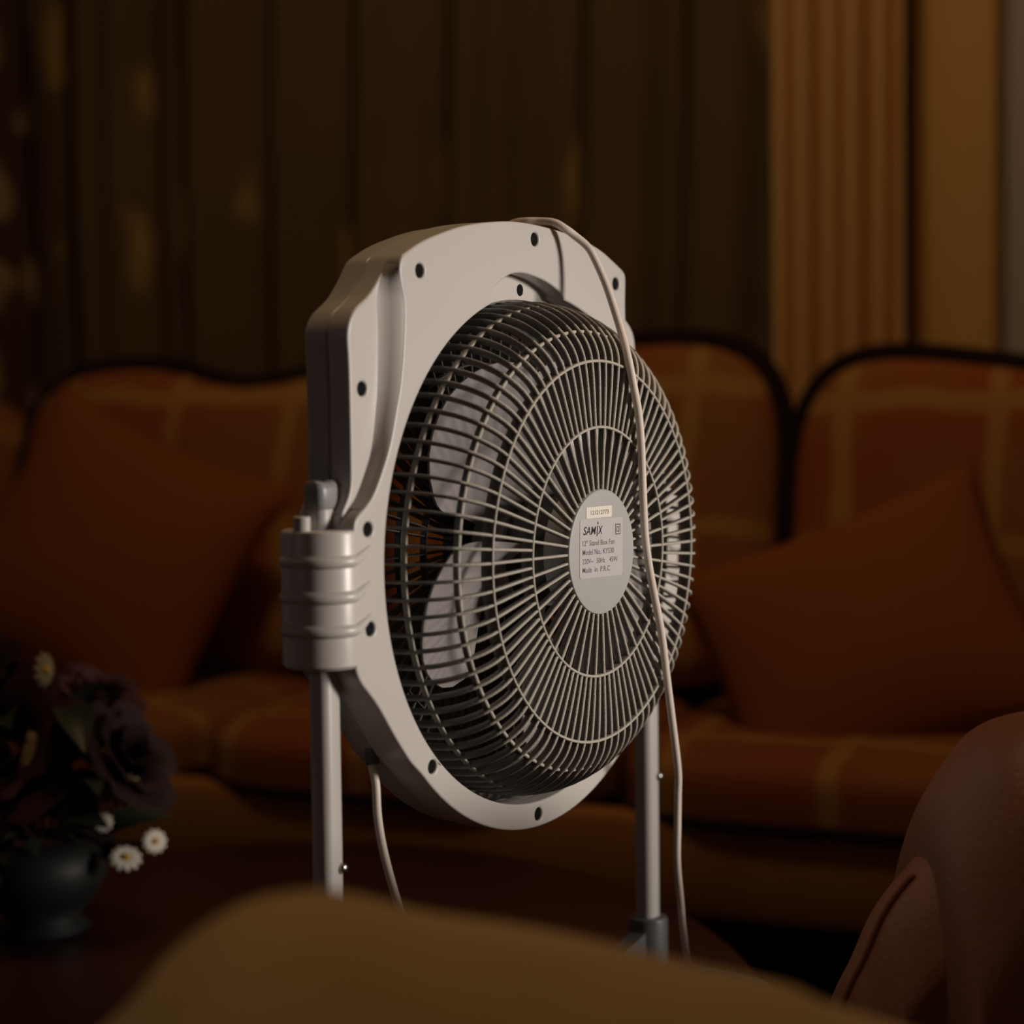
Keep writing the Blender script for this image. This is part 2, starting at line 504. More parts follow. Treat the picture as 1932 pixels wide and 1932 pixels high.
sp('arm', superbox('arm', 0.20, 0.72, 0.50, 5), M['rail'], loc=(0.79, 0.34, 0.29))
cc = superbox('corner_bolster', 0.17, 0.20, 0.42, 3.5)
sp('corner_bolster', cc, M['plaid'], loc=(-0.985, 0.40, 0.63), rot=(-R(12), R(-4), 0))

# loose throw pillows
def throw(name, s, t, z, w, h, th, rx, ry, rz, **props):
    ps = Matrix.Translation(ORG) @ Matrix.Rotation(YAW, 4, 'Z') @ Vector((s, t, z))
    o = add(name, pillow(name, w, h, th), M['pillow'], None, True, loc=ps, **props)
    o.rotation_euler = (Matrix.Rotation(YAW + rz, 3, 'Z') @ Matrix.Rotation(rx, 3, 'X') @ Matrix.Rotation(ry, 3, 'Y')).to_euler()
    return o
throw('throw_pillow', -0.640, 0.235, 0.637, 0.40, 0.36, 0.13, R(-20), R(21), R(0),
      label='plain rust throw pillow leaning on the left of the sofa', cat='pillow', group='throw pillows on the sofa')
throw('throw_pillow', 0.318, 0.215, 0.575, 0.36, 0.31, 0.13, R(-26), R(-24), R(6),
      label='plain rust throw pillow leaning on the right of the sofa', cat='pillow', group='throw pillows on the sofa')

# ------------------------------------------------------------------ coffee table
TZ = 0.40
tcx, tcy = -0.215, 1.57
table = empty('coffee_table', (tcx, tcy, 0), 0, label='dark mahogany oval coffee table under the fan', cat='table')
def oval(a, b, n=72):
    return [(a * math.cos(2 * math.pi * k / n), b * math.sin(2 * math.pi * k / n)) for k in range(n)]
v, f = [], []
N = 72
prof = [(0.965, TZ - 0.035), (0.99, TZ - 0.03), (1.0, TZ - 0.018), (0.995, TZ - 0.005), (0.98, TZ)]
for (k, z) in prof:
    for (x, y) in oval(0.405 * k, 0.53 * k, N): v.append((x, y, z))
for i in range(len(prof) - 1):
    for k in range(N):
        l = (k + 1) % N
        f.append((i * N + k, i * N + l, (i + 1) * N + l, (i + 1) * N + k))
f.append(tuple(range(N))[::-1]); f.append(tuple(range((len(prof) - 1) * N, len(prof) * N)))
add('table_top', pyd('table_top', v, f), M['table'], table, 40)
add('apron', lathe('apron', [(0.30, TZ - 0.09), (0.305, TZ - 0.0352)], 48), M['table'], table, 40)
for (x, y) in ((-0.2, -0.28), (0.2, -0.28), (-0.2, 0.28), (0.2, 0.28)):
    add('leg', lathe('leg', [(0.016, 0), (0.02, 0.03), (0.024, 0.2), (0.03, TZ - 0.0352)], 16), M['table'], table, 40, loc=(x, y, 0))

# ------------------------------------------------------------------ the box fan (local X = across the panel, Y = away from the viewer, Z up; n = -Y)
FYAW = R(56.41)
FC = Vector((0.0173, 1.4112, CAM_Z - 0.1214))
H0 = FC.z - TZ                       # height of the fan axis above the table
fan = empty('box_fan', (FC.x, FC.y, TZ), FYAW, label='light grey stand box fan seen from behind with a bulging round grille', cat='fan')
OFF = Vector((0, 0, H0))
def part(name, me, m, parent=None, smooth=True, wn=False):
    me.transform(Matrix.Translation(OFF))
    return add(name, me, m, parent or fan, smooth, wn=wn)
mmv = lambda L: [(x / 1000, z / 1000) for x, z in L]
# outline of the casing, clockwise seen from behind (mm about the fan axis)
top_arc = [(-147.3, 189.6), (-128.3, 198.1), (-107.3, 204.5), (-78.6, 211.1), (-41.4, 215.3), (-18.4, 216.1), (6, 215.0), (33.5, 212.3), (60.3, 208.1), (84.4, 201.8), (102.2, 194.4), (117, 187.4)]
rshould = [(120.6, 184.0), (121.6, 178), (123.3, 161.4), (132.5, 155.9), (142.3, 148.5), (147.4, 139.3), (149.2, 118.3), (150, 97), (151, 66), (154, 54), (160, 45), (170, 37), (181, 30), (184, 26)]
lshould = [(-150.1, 185.7), (-158.3, 175.1), (-169.0, 164.6), (-182.1, 156.6), (-187.5, 149.6), (-189.8, 141.8), (-188.8, 124.8), (-188.4, 97.6), (-188.5, 66.5), (-189.0, 52), (-192, 44), (-198, 36), (-200, 28)]
RC = 187.4
arc = [(RC * math.cos(R(a)), RC * math.sin(R(a))) for a in range(224, 318, 4)]
lbot = [(-200, -54), (-203.5, -58.9), (-194.7, -65.4), (-185.9, -73.8), (-177.3, -83.0), (-161.8, -102.9), (-147.2, -119.9)]
lbot = [(-200, -57.5), (-194.7, -65.4), (-185.9, -73.8), (-177.3, -83.0), (-161.8, -102.9), (-147.2, -119.9)]
rbot = [(144.0, -121.5), (160, -104), (170, -89), (178, -75), (184, -62), (184, -57)]
def cr2(L, n=5): return [(p.x, p.y) for p in catmull([(x, y, 0) for x, y in L], n)]
outer = cr2(top_arc) + cr2(rshould) + cr2(rbot[::-1])[0:] + arc[::-1] + cr2(lbot[::-1]) + cr2(lshould[::-1])
plate_l = [(-150.1, 185.7), (-150.8, 182), (-149.5, 172), (-146.2, 160.3), (-147.4, 136.7), (-151.2, 112.7), (-156, 96.8), (-162.3, 77.2), (-169.1, 63.3), (-180, 46.4), (-190.6, 37.7), (-198, 33), (-200, 28)]
plate_r = [(118.5, 184.8), (117.5, 160.3), (119.4, 136.7), (123.2, 112.7), (128, 96.8), (134.3, 77.2), (143, 62), (155, 47), (170, 37), (182, 31), (184, 26)]
plate_o = cr2(top_arc) + cr2(plate_r) + cr2(rbot[::-1]) + arc[::-1] + cr2(lbot[::-1]) + cr2(plate_l[::-1])
def clean(L, step=2.6):
    L = [Vector((x, z)) for x, z in L]
    n = len(L); out = []; acc = 0.0
    for i in range(n):
        a, b = L[i], L[(i + 1) % n]
        d = (b - a).length
        while acc < d:
            out.append(a.lerp(b, acc / d)); acc += step
        acc -= d
    for _ in range(2):
        m = len(out)
        out = [(out[i - 1] + out[i] * 2 + out[(i + 1) % m]) / 4 for i in range(m)]
    return [(p.x, p.y) for p in out]
outer, plate_o = clean(outer), clean(plate_o)
# opening with the finger notch at the top
a1, a2 = math.degrees(math.atan2(166, 36)), math.degrees(math.atan2(161.5, -52.5))
RO = 170.0
op = [(RO * math.cos(R(a1 - (360 - (a2 - a1)) * k / 140)), RO * math.sin(R(a1 - (360 - (a2 - a1)) * k / 140))) for k in range(141)]
notch = [(-52.3, 166.7), (-48.5, 171.9), (-40.4, 177.2), (-27.9, 181.7), (-15.3, 182.7), (-2.6, 181.4), (13.6, 178), (26.7, 173.3), (34.5, 169.2)]
op_plate = op + cr2(notch, 4)
HR = 4.4
holes_plate = [(-129.3, 180.9), (0.5, 205.5), (104.8, 178.9), (-185.7, 26.1), (-184.8, -33.6), (-123.8, -126.8), (-3.0, -178.9), (118, -129), (170, 20), (170, -34)]
holes_flange = [(-176.2, 109.5), (138, 109.5)]
hole_notch = [(4.5, 172.6)]
NP, NF = 0.0, -0.010
plate_loops = [mmv(plate_o), mmv(op_plate)] + [mmv(circle(x, z, HR, 18, 0.13)) for x, z in holes_plate]
pl = part('back_panel', plate2d('back_panel', plate_loops, NP, -0.0125, 0.0016, 3), M['casing'], smooth=35, wn=True)
shell_loops = [mmv(outer), mmv([(x * 1.003, z * 1.003) for x, z in op_plate])] + [mmv(circle(x, z, HR, 20)) for x, z in holes_plate[:7] + holes_flange]
part('back_shell', plate2d('back_shell', shell_loops, NF, -0.0255, 0.0016, 3), M['casing'], smooth=35, wn=True)
def shrink(L, k): return [(x * k, (z + 8) * k - 8) for x, z in L]
front_loops = [mmv(shrink(outer, 0.992)), mmv(circle(0, 0, RO - 2, 128))]
part('front_shell', plate2d('front_shell', front_loops, -0.0258, -0.046, 0.004, 4), M['shell'], smooth=35, wn=True)
# sloped shoulder between panel and side flange
def shoulder(sgn, name):
    A = cr2([(-149.7, 184.8), (-150.4, 181.5), (-149.3, 172.0), (-146.2, 160.3), (-147.4, 136.7), (-151.2, 112.7), (-156, 96.8), (-162.3, 77.2), (-169.1, 63.3), (-180, 46.4), (-190, 38.2)], 5)
    B = cr2([(-150.4, 184.5), (-153.0, 180.2), (-157.8, 172.8), (-160.0, 162.3), (-159.4, 144.5), (-160.9, 112.8), (-163.2, 97.0), (-168.2, 73.4), (-174.0, 59.9), (-183.0, 46.2), (-190.5, 38.6)], 5)
    fx = (lambda x: x) if sgn < 0 else (lambda x: -29 - x)
    v, f = [], []
    for (a, b) in zip(A, B):
        for k in range(5):
            t = k / 4
            e = t * t * (3 - 2 * t)
            v.append((fx(a[0] + (b[0] - a[0]) * t) / 1000, -(NP - 0.0004 + (NF - NP + 0.0006) * e), (a[1] + (b[1] - a[1]) * t) / 1000))
        v.append((fx(b[0]) / 1000, 0.0118, b[1] / 1000))
        v.append((fx(a[0]) / 1000, 0.0118, a[1] / 1000))
    n = 7
    for i in range(len(A) - 1):
        for k in range(n):
            l = (k + 1) % n
            f.append((i * n + k, i * n + l, (i + 1) * n + l, (i + 1) * n + k))
    f.append(tuple(range(n))); f.append(tuple(range((len(A) - 1) * n, len(A) * n)))
    return part(name, pyd(name, v, f), M['casing'], smooth=35)
shoulder(-1, 'panel_shoulder')
# pocket floor of the finger notch
nf = [(-56, 166), (-53, 173), (-43, 180), (-29, 185), (-15.3, 186), (0, 184.5), (16, 181), (30, 176), (40, 170), (38, 161.5)]
nf = nf + [(166 * math.cos(R(a)), 166 * math.sin(R(a))) for a in range(78, 108, 3)]
part('notch_floor', plate2d('notch_floor', [mmv(nf), mmv(circle(*hole_notch[0], 3.9, 20))], -0.0150, -0.0190, 0.0006, 2), M['casing'], smooth=35, wn=True)
# black plugs just below the face stand for shade inside deep screw holes
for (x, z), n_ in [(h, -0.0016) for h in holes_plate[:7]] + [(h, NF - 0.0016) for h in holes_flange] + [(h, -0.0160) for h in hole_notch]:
    me = lathe('hole_shade_plug', [(0.0043, n_ - 0.004), (0.0043, n_), (0.002, n_ - 0.0006)], 18, 'Y')
    part('hole_shade_plug', move(me, (x / 1000, 0, z / 1000)), M['black'], smooth=40)

# side sleeves, posts, caps
def rrtube(name, a, b, r, levels, saddle=0.0):
    base = rrect(-a / 2, a / 2, -b / 2, b / 2, r, 5)
    n = len(base); v, f = [], []
    for (z, k) in levels:
        for (x, y) in base:
            dz = saddle * math.cos(2 * math.atan2(y, x)) * min(1, k) if (saddle and z > 0.052) else 0
            v.append((x * k, y * k, z + dz * k))
    for i in range(len(levels) - 1):
        for k in range(n):
            l = (k + 1) % n
            f.append((i * n + k, i * n + l, (i + 1) * n + l, (i + 1) * n + k))
    f.append(tuple(range(n))[::-1]); f.append(tuple(range((len(levels) - 1) * n, len(levels) * n)))
    return pyd(name, v, f)
def rrect(x0, x1, z0, z1, r, n=5):
    L = []
    for cx, cz, a in ((x1 - r, z1 - r, 0), (x0 + r, z1 - r, 90), (x0 + r, z0 + r, 180), (x1 - r, z0 + r, 270)):
        for k in range(n + 1): L.append((cx + r * math.cos(R(a + 90 * k / n)), cz + r * math.sin(R(a + 90 * k / n))))
    return L
NS = -0.0242
for sgn, u0 in ((-1, -0.200), (1, 0.184)):
    sl = lathe('sleeve', [(0.0110, -0.0555), (0.0225, -0.0555), (0.0245, -0.0535), (0.0245, 0.0245), (0.0238, 0.0262), (0.0225, 0.0268), (0.0110, 0.0268)], 48)
    s_o = part('sleeve', move(sl, (u0, -NS, 0)), M['casing'], smooth=40)
    for zr in (0.0085, -0.0125, -0.0325):
        pth, N_ = [], 40
        for k in range(N_ + 1):
            t = k / N_
            if t < 0.62:           # round the sleeve, from its back to its front
                a = R(150 + (270 - 150) * t / 0.62) if sgn < 0 else R(30 - 120 * t / 0.62)
                x, y = u0 + 0.0236 * math.cos(a), -NS + 0.0236 * math.sin(a)
                z = zr
            else:                  # then sweep up on to the flat panel
                q = (t - 0.62) / 0.38
                x = u0 + (-sgn) * 0.0165 * q
                y = -NS - 0.0236 + 0.0004 * q
                z = zr + 0.0075 * q ** 1.2
            pth.append((x, y, z))
        part('grip_ridge', tube('grip_ridge', catmull(pth, 1), lambda t: 0.0040 if t < 0.55 else 0.0040 - 0.0022 * ((t - 0.55) / 0.45) ** 1.5, 10), M['casing'], s_o)
    part('post', move(rrtube('post', 0.0178, 0.0152, 0.0062, [(-H0 + 0.004, 0.97), (-H0 + 0.006, 1), (0.038, 1), (0.0388, 0.96)]), (u0, -NS, 0)), M['post'], smooth=40)
    cap = rrtube('post_cap', 0.0195, 0.0155, 0.0055, [(0.0390, 0.95), (0.0396, 1.0), (0.0500, 1.0), (0.0525, 0.96), (0.0543, 0.84), (0.0552, 0.6), (0.0548, 0.2)], saddle=0.0022)
    part('post_cap', move(cap, (u0, -NS, 0)), M['knob'], smooth=50)
    part('release_pin', move(lathe('release_pin', [(0.0050, 0.024), (0.0052, 0.0345), (0.0046, 0.0352)], 20), (u0 - 0.017 * (-sgn) * 1.0, -NS + 0.001, 0)), M['post'], smooth=40)
    # little round-headed screws
    for zz in (0.0345, -0.178 if sgn < 0 else -0.187):
        me = lathe('post_screw', [(0.0030, 0.0), (0.0034, 0.0008), (0.0030, 0.0024), (0.0016, 0.0033), (0.0004, 0.0035)], 16, 'Y')
        part('post_screw', move(me, (u0 + 0.0045, -NS - 0.0073, zz)), M['steel'], smooth=50)
    # base: collar, gusset, foot
    zb = -H0
    part('collar', move(lathe('collar', [(0.0150, zb + 0.012), (0.0150, zb + 0.052), (0.0142, zb + 0.0545), (0.0108, zb + 0.0552)], 32), (u0, -NS, 0)), M['basep'], smooth=40)
    g0, g1 = u0 - sgn * 0.012, u0 - sgn * 0.110
    v = []
    for y in (-NS - 0.006, -NS + 0.006):
        v += [(g0, y, zb + 0.016), (g1, y, zb + 0.016), (g1, y, zb + 0.022), (g0, y, zb + 0.046)]
    part('gusset', pyd('gusset', v, [(0, 1, 2, 3), (7, 6, 5, 4), (0, 4, 5, 1), (1, 5, 6, 2), (2, 6, 7, 3), (3, 7, 4, 0)]), M['basep'], smooth=False)
    part('foot', move(superbox('foot', 0.046, 0.20, 0.017, 4, 8), (u0, -NS, zb + 0.0090)), M['basep'])
part('crossbar', box('crossbar', -0.205, 0.190, -NS - 0.012, -NS + 0.012, -H0 + 0.003, -H0 + 0.017, 0.004), M['basep'], smooth=40)

# rear grille
GP = [(.0405, .0490), (.0500, .0490), (.0817, .0488), (.1100, .0485), (.1248, .0477), (.1330, .0460), (.1400, .0427), (.1470, .0372), (.1530, .0305), (.1585, .0215), (.1620, .0120), (.1640, .0030), (.1648, -.0080), (.1650, -.0200)]
def rib_mesh(name, prof, w=0.0019, d=0.0050):
    pr = catmull([(r, p, 0) for r, p in prof], 3)
    v, f = [], []
    n = len(pr)
    sec = [(-.5, -.28), (-.5, .28), (-.25, .5), (.25, .5), (.5, .28), (.5, -.28), (.3, -.5), (-.3, -.5)]
    ns = len(sec)
    for i, p in enumerate(pr):
        t = (pr[min(i + 1, n - 1)] - pr[max(i - 1, 0)]).normalized()
        nr = Vector((-t.y, t.x, 0))         # outward normal in (r, n)
        if nr.y < 0 and abs(nr.y) > 0.5: nr = -nr
        for (a, b) in sec:
            q = p + nr * ((b - .5) * d)
            v.append((q.x, -q.y, a * w))    # local: X radial, Y = -n, Z tangential
    for i in range(n - 1):
        for k in range(ns):
            l = (k + 1) % ns
            f.append((i * ns + k, i * ns + l, (i + 1) * ns + l, (i + 1) * ns + k))
    f.append(tuple(range(ns))); f.append(tuple(range((n - 1) * ns, n * ns)))
    me = pyd(name, v, f)
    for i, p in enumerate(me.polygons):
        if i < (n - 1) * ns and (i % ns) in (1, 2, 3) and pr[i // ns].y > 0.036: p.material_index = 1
    return me
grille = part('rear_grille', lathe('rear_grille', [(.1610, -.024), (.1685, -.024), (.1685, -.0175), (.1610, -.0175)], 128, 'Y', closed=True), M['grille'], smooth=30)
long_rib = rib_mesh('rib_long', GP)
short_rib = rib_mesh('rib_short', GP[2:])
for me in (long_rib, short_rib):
    me.materials.append(M['grille']); me.materials.append(M['dusty_lit'])
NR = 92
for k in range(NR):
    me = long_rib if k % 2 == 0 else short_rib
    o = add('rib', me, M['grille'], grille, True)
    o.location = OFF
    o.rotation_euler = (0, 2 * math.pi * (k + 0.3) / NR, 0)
def ring(name, r, p, w, d, m, parent):
    me = lathe(name, [(r - w / 2, p - d), (r + w / 2, p - d), (r + w / 2, p - .0006), (r + w * .25, p), (r - w * .25, p), (r - w / 2, p - .0006)], 144, 'Y', closed=True)
    me.materials.append(m)
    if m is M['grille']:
        me.materials.append(M['dusty_lit'])
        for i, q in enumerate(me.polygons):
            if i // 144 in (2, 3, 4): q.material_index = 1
    return part(name, me, m, parent, smooth=40)
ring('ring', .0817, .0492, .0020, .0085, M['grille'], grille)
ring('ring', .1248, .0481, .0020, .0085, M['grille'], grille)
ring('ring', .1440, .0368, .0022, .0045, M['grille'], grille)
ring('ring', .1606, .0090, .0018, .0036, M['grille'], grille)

hub = part('hub_cap', lathe('hub_cap', [(.036, .030), (.0405, .030), (.0412, .0488), (.0406, .0497), (.0395, .0500)], 96, 'Y'), M['hub'], smooth=40)
def rrect(x0, x1, z0, z1, r, n=5):
    L = []
    for cx, cz, a in ((x1 - r, z1 - r, 0), (x0 + r, z1 - r, 90), (x0 + r, z0 + r, 180), (x1 - r, z0 + r, 270)):
        for k in range(n + 1): L.append((cx + r * math.cos(R(a + 90 * k / n)), cz + r * math.sin(R(a + 90 * k / n))))
    return L
def rot2(L, a, c): return [(c[0] + (x - c[0]) * math.cos(a) - (z - c[1]) * math.sin(a), c[1] + (x - c[0]) * math.sin(a) + (z - c[1]) * math.cos(a)) for x, z in L]
TILT, TC = R(-1.8), (-0.0015, 0.003)
part('rating_label', plate2d('rating_label', [rot2(rrect(-.0285, .0255, -.0163, .0220, .0022), TILT, TC)], .05025, .0499), M['label'], hub, smooth=False)
part('serial_sticker', plate2d('serial_sticker', [rot2(rrect(-.0205, .0116, .0226, .0300, .0003, 2), R(-1.0), TC)], .05025, .0499), M['sticker'], hub, smooth=False)
def text(name, body, x0, x1, z0, z1, m, shear=0.0, bold=0.004, n=.05031, tilt=TILT):
    cu = bpy.data.curves.new(name, 'FONT')
    cu.body = body; cu.size = 1.0; cu.shear = shear; cu.offset = bold; cu.resolution_u = 3
    o = bpy.data.objects.new(name, cu); COL.objects.link(o)
    dg = bpy.context.evaluated_depsgraph_get(); dg.update()
    me = bpy.data.meshes.new_from_object(o.evaluated_get(dg))
    bpy.data.objects.remove(o); bpy.data.curves.remove(cu)
    xs = [q.co.x for q in me.vertices]; ys = [q.co.y for q in me.vertices]
    ax, bx_, ay, by = min(xs), max(xs), min(ys), max(ys)
    for q in me.vertices:
        x = x0 + (q.co.x - ax) / (bx_ - ax) * (x1 - x0)
        z = z0 + (q.co.y - ay) / (by - ay) * (z1 - z0)
        (x, z), = rot2([(x, z)], tilt, TC)
        q.co = (x, -n, z)
    me.materials.clear()
    return part(name, me, m, hub, smooth=False)
# brand word drawn large with a tall i
text('lettering', 'SAM', -.0245, -.0085, .0118, .0172, M['ink'], 0.22, 0.016)
text('lettering', 'i', -.0081, -.0058, .0105, .0202, M['ink'], 0.22, 0.02)
text('lettering', 'X', -.0062, -.0004, .0118, .0172, M['ink'], 0.22, 0.022)
text('lettering', '12" Stand Box Fan', -.0252, .0150, .0047, .0083, M['ink2'])
text('lettering', 'Model No.: KYS30', -.0252, .0142, -.0012, .0024, M['ink2'])
text('lettering', '220V~   50Hz    45W', -.0252, .0188, -.0070, -.0036, M['ink2'])
text('lettering', 'Made  in  P.R.C', -.0252, .0092, -.0127, -.0092, M['ink2'])
text('lettering', '121212773', -.0150, .0074, .0248, .0276, M['ink2'], tilt=R(-1.0))
def frame_sq(x0, x1, z0, z1, w):
    return [rot2(rrect(x0, x1, z0, z1, .0002, 2), TILT, TC), rot2(rrect(x0 + w, x1 - w, z0 + w, z1 - w, .0001, 2), TILT, TC)]
part('lettering', plate2d('lettering', frame_sq(.0158, .0222, .0107, .0178, .0007), .05035, .0502), M['ink2'], hub, smooth=False)
part('lettering', plate2d('lettering', frame_sq(.0174, .0206, .0124, .0161, .0006), .05035, .0502), M['ink2'], hub, smooth=False)

# motor, blades, front grille
part('motor', lathe('motor', [(.030, -.006), (.036, -.003), (.0375, .002), (.0375, .034), (.0355, .039), (.030, .041)], 64, 'Y'), M['motor'], smooth=35)
rotor = part('rotor', lathe('rotor', [(.024, -.036), (.030, -.034), (.033, -.028), (.033, -.008), (.031, -.0065)], 48, 'Y'), M['blade'], smooth=35)
def blade_mesh():
    nr, nt = 14, 10
    v, f = [], []
    for side in (0, 1):
        for i in range(nr + 1):
            s = i / nr
            r = .030 + .112 * s
            wdt = R(54 + 10 * s) * (1 - 0.22 * s ** 6)
            skew = R(8) * s
            for j in range(nt + 1):
                t = j / nt - .5
                rr = r - .012 * s * (2 * abs(t)) ** 3 - .062 * s * max(0, t + .05) ** 1.5
                a = skew + t * wdt
                n = -.004 - t * (.044 - .014 * s) + .004 * s - .003 * (1 - 4 * t * t) - side * .0016
                v.append((rr * math.cos(a), -n, rr * math.sin(a)))
    m = (nr + 1) * (nt + 1)
    for side in (0, 1):
        for i in range(nr):
            for j in range(nt):
                a = side * m + i * (nt + 1) + j
                f.append((a, a + 1, a + nt + 2, a + nt + 1))
    rim = [i * (nt + 1) for i in range(nr + 1)] + [nr * (nt + 1) + j for j in range(1, nt + 1)] + [i * (nt + 1) + nt for i in range(nr - 1, -1, -1)] + [j for j in range(nt - 1, 0, -1)]
    for q in range(len(rim)):
        a, b = rim[q], rim[(q + 1) % len(rim)]
        f.append((a, b, b + m, a + m))
    return pyd('blade', v, f)
bl = blade_mesh()
for k in range(5):
    o = add('blade', bl, M['blade'], rotor, 40 if k == 0 else None)
    o.location = OFF
    o.rotation_euler = (0, -R(197 + 72 * k), 0)
fg = part('front_grille', lathe('front_grille', [(.150, -.047), (.168, -.047), (.168, -.040), (.150, -.040)], 96, 'Y', closed=True), M['front'], smooth=30)
part('front_boss', lathe('front_boss', [(.040, -.043), (.040, -.050), (.034, -.054), (.010, -.055)], 48, 'Y'), M['front'], fg, smooth=40)
fin = rib_mesh('front_fin', [(.038, -.044), (.08, -.044), (.12, -.044), (.152, -.044)], 0.0012, 0.009)
for k in range(72):
    o = add('front_fin', fin, M['front'], fg, True)
    o.location = OFF
    o.rotation_euler = (0, 2 * math.pi * k / 72, 0)
for r in (.068, .096, .124):
    ring('front_ring', r, -.043, .0014, .005, M['front'], fg)

# power cord: out of the casing, across the table, up the far side, over the top and down across the grille
mm3 = lambda L: [(u / 1000, -n / 1000, z / 1000) for u, n, z in L]
zt = -(H0 * 1000) + 3.2
cord = mm3([(-146, -30, -112), (-147, -30, -124), (-150, -25, -136), (-152, -22.5, -155), (-149, -21, -176), (-141, -20, -201), (-129, -20, -228), (-117, -17, -262), (-104, -10, -300), (-92, -6, zt + 16), (-84, -22, zt + 1), (-92, -42, zt), (-112, -58, zt + 2), (-128, -67, zt + 20), (-131, -71, -290), (-131, -72, -220), (-131, -73, -165), (-131, -74, -100), (-124, -76, -78), (-100, -79, -84), (-60, -81, -120), (-25, -80, -136),
            (-8, -77, -112), (3, -75, -76), (14, -76, 0), (30, -74, 100), (42, -66, 185), (38, -55, 208), (31, -45, 215.5), (23, -33, 218.2), (15, -20, 218.9), (19, -9, 218.8), (22, 1, 217.6), (25, 7.5, 213.7), (31, 12, 208.6), (37, 18.5, 201), (40.5, 22.5, 191.5), (43, 28.3, 176.8), (43, 34.3, 161.3), (41, 42, 142.4), (36, 49.6, 126),
            (37.5, 53, 106.4), (43, 53.2, 88.8), (45.4, 53.5, 70), (46.3, 53.6, 54.3), (47, 53.8, 33), (49.4, 53.8, 6), (55, 53.8, -16.6), (61.7, 53.6, -35), (71.6, 53.4, -63), (80.6, 52.5, -97), (92, 50, -128), (108, 45, -163), (113, 42, -183), (115, 40.5, -203), (115, 40, -231), (116, 42, -259), (112, 46, -277), (109, 52, -303), (108, 62, -330), (112, 80, zt + 4), (122, 105, zt), (140, 118, zt)])
part('power_cord', tube('power_cord', catmull(cord, 6), 0.0027, 12), M['cord'])
part('strain_relief', tube('strain_relief', mm3([(-146, -30, -108), (-147, -30, -120), (-147.6, -29, -124)]), lambda t: 0.0050 - 0.001 * t, 14), M['basep'])

# ------------------------------------------------------------------ flower arrangement on the table
fl = empty('flower_arrangement', (-0.40, 1.76, TZ), 0, label='dark vase of artificial roses with white daisies and dark leaves on the coffee table', cat='flowers')
def fpart(name, me, m, loc=(0, 0, 0), rot=(0, 0, 0), parent=None, sc=1.0, smooth=True):
    o = add(name, me, m, parent or fl, smooth)
    o.location = loc; o.rotation_euler = rot; o.scale = (sc,) * 3
    return o
fpart('vase', lathe('vase', [(0.035, 0), (0.040, 0.004), (0.030, 0.014), (0.045, 0.030), (0.056, 0.052), (0.050, 0.072), (0.036, 0.080), (0.033, 0.080), (0.046, 0.070), (0.05, 0.052), (0.03, 0.03), (0.01, 0.02)], 40), M['vase'])
def petal(v, f, a, r0, w, h, curl, z0, tilt, n=5):
    b = len(v)
    for i in range(n + 1):
        s = i / n
        for j in range(n + 1):
            t = j / n - .5
            ww = w * math.sin(math.pi * (0.12 + 0.80 * s)) ** 0.7
            ang = a + t * ww
            rr = r0 + tilt * s + curl * s ** 3 - 0.10 * r0 * (1 - 4 * t * t) * 0
            z = z0 + h * (s - 0.35 * curl / max(h, 1e-4) * s ** 4) - 0.12 * h * (2 * t) ** 2 * s
            v.append((rr * math.cos(ang), rr * math.sin(ang), z))
    for i in range(n):
        for j in range(n):
            q = b + i * (n + 1) + j
            f.append((q, q + 1, q + n + 2, q + n + 1))
def rose_mesh():
    v, f = [], []
    for lay, (cnt, r0, h, curl, tilt, z0) in enumerate(((3, .006, .024, .000, .002, .006), (4, .010, .026, .004, .006, .003), (5, .014, .026, .010, .010, .001), (6, .017, .022, .016, .014, .000))):
        for k in range(cnt):
            petal(v, f, 2 * math.pi * (k + lay * .37) / cnt, r0, 2.3 * 2 * math.pi / cnt / 1.5, h, curl, z0, tilt)
    me = bpy.data.meshes.new('rose'); me.from_pydata(v, [], f); me.update()
    return me
def daisy_meshes():
    v, f = [], []
    for k in range(11):
        a = 2 * math.pi * k / 11
        d = Vector((math.cos(a), math.sin(a), 0)); s = Vector((-math.sin(a), math.cos(a), 0))
        b = len(v)
        for (r, w, z) in ((.003, .0015, 0), (.009, .0032, .002), (.015, .0034, .0015), (.019, .0015, -.001)):
            for q in (-1, 1): v.append(d * r + s * w * q + Vector((0, 0, z)))
        for i in range(3): f.append((b + 2 * i, b + 2 * i + 1, b + 2 * i + 3, b + 2 * i + 2))
    me = bpy.data.meshes.new('daisy'); me.from_pydata([tuple(p) for p in v], [], f); me.update()
    return me, lathe('daisy_centre', [(.0052, -.001), (.005, .002), (.003, .0042), (.0008, .0048)], 14)
def leaf_mesh(L=.07, W=.026):
    v, f = [], []
    n = 8
    for i in range(n + 1):
        s = i / n
        w = W / 2 * math.sin(math.pi * s) ** 0.8 + .0004
        z = 0.25 * L * s * (1 - s) * 2 - .15 * L * s * s
        for q in (-1, -.5, 0, .5, 1): v.append((L * s, w * q, z + abs(q) * w * .35))
    for i in range(n):
        for j in range(4):
            a = i * 5 + j
            f.append((a, a + 1, a + 6, a + 5))
    me = bpy.data.meshes.new('leaf'); me.from_pydata(v, [], f); me.update()
    return me
def stem(p, name='stem'):
    p = Vector(p)
    fpart(name, tube(name, catmull([(0, 0, .03), (p.x * .2, p.y * .2, .085), (p.x * .65, p.y * .65, .085 + (p.z - .085) * .65), p], 5), 0.0016, 6), M['leaf'])
rm = rose_mesh()
rose_m2 = rm.copy()
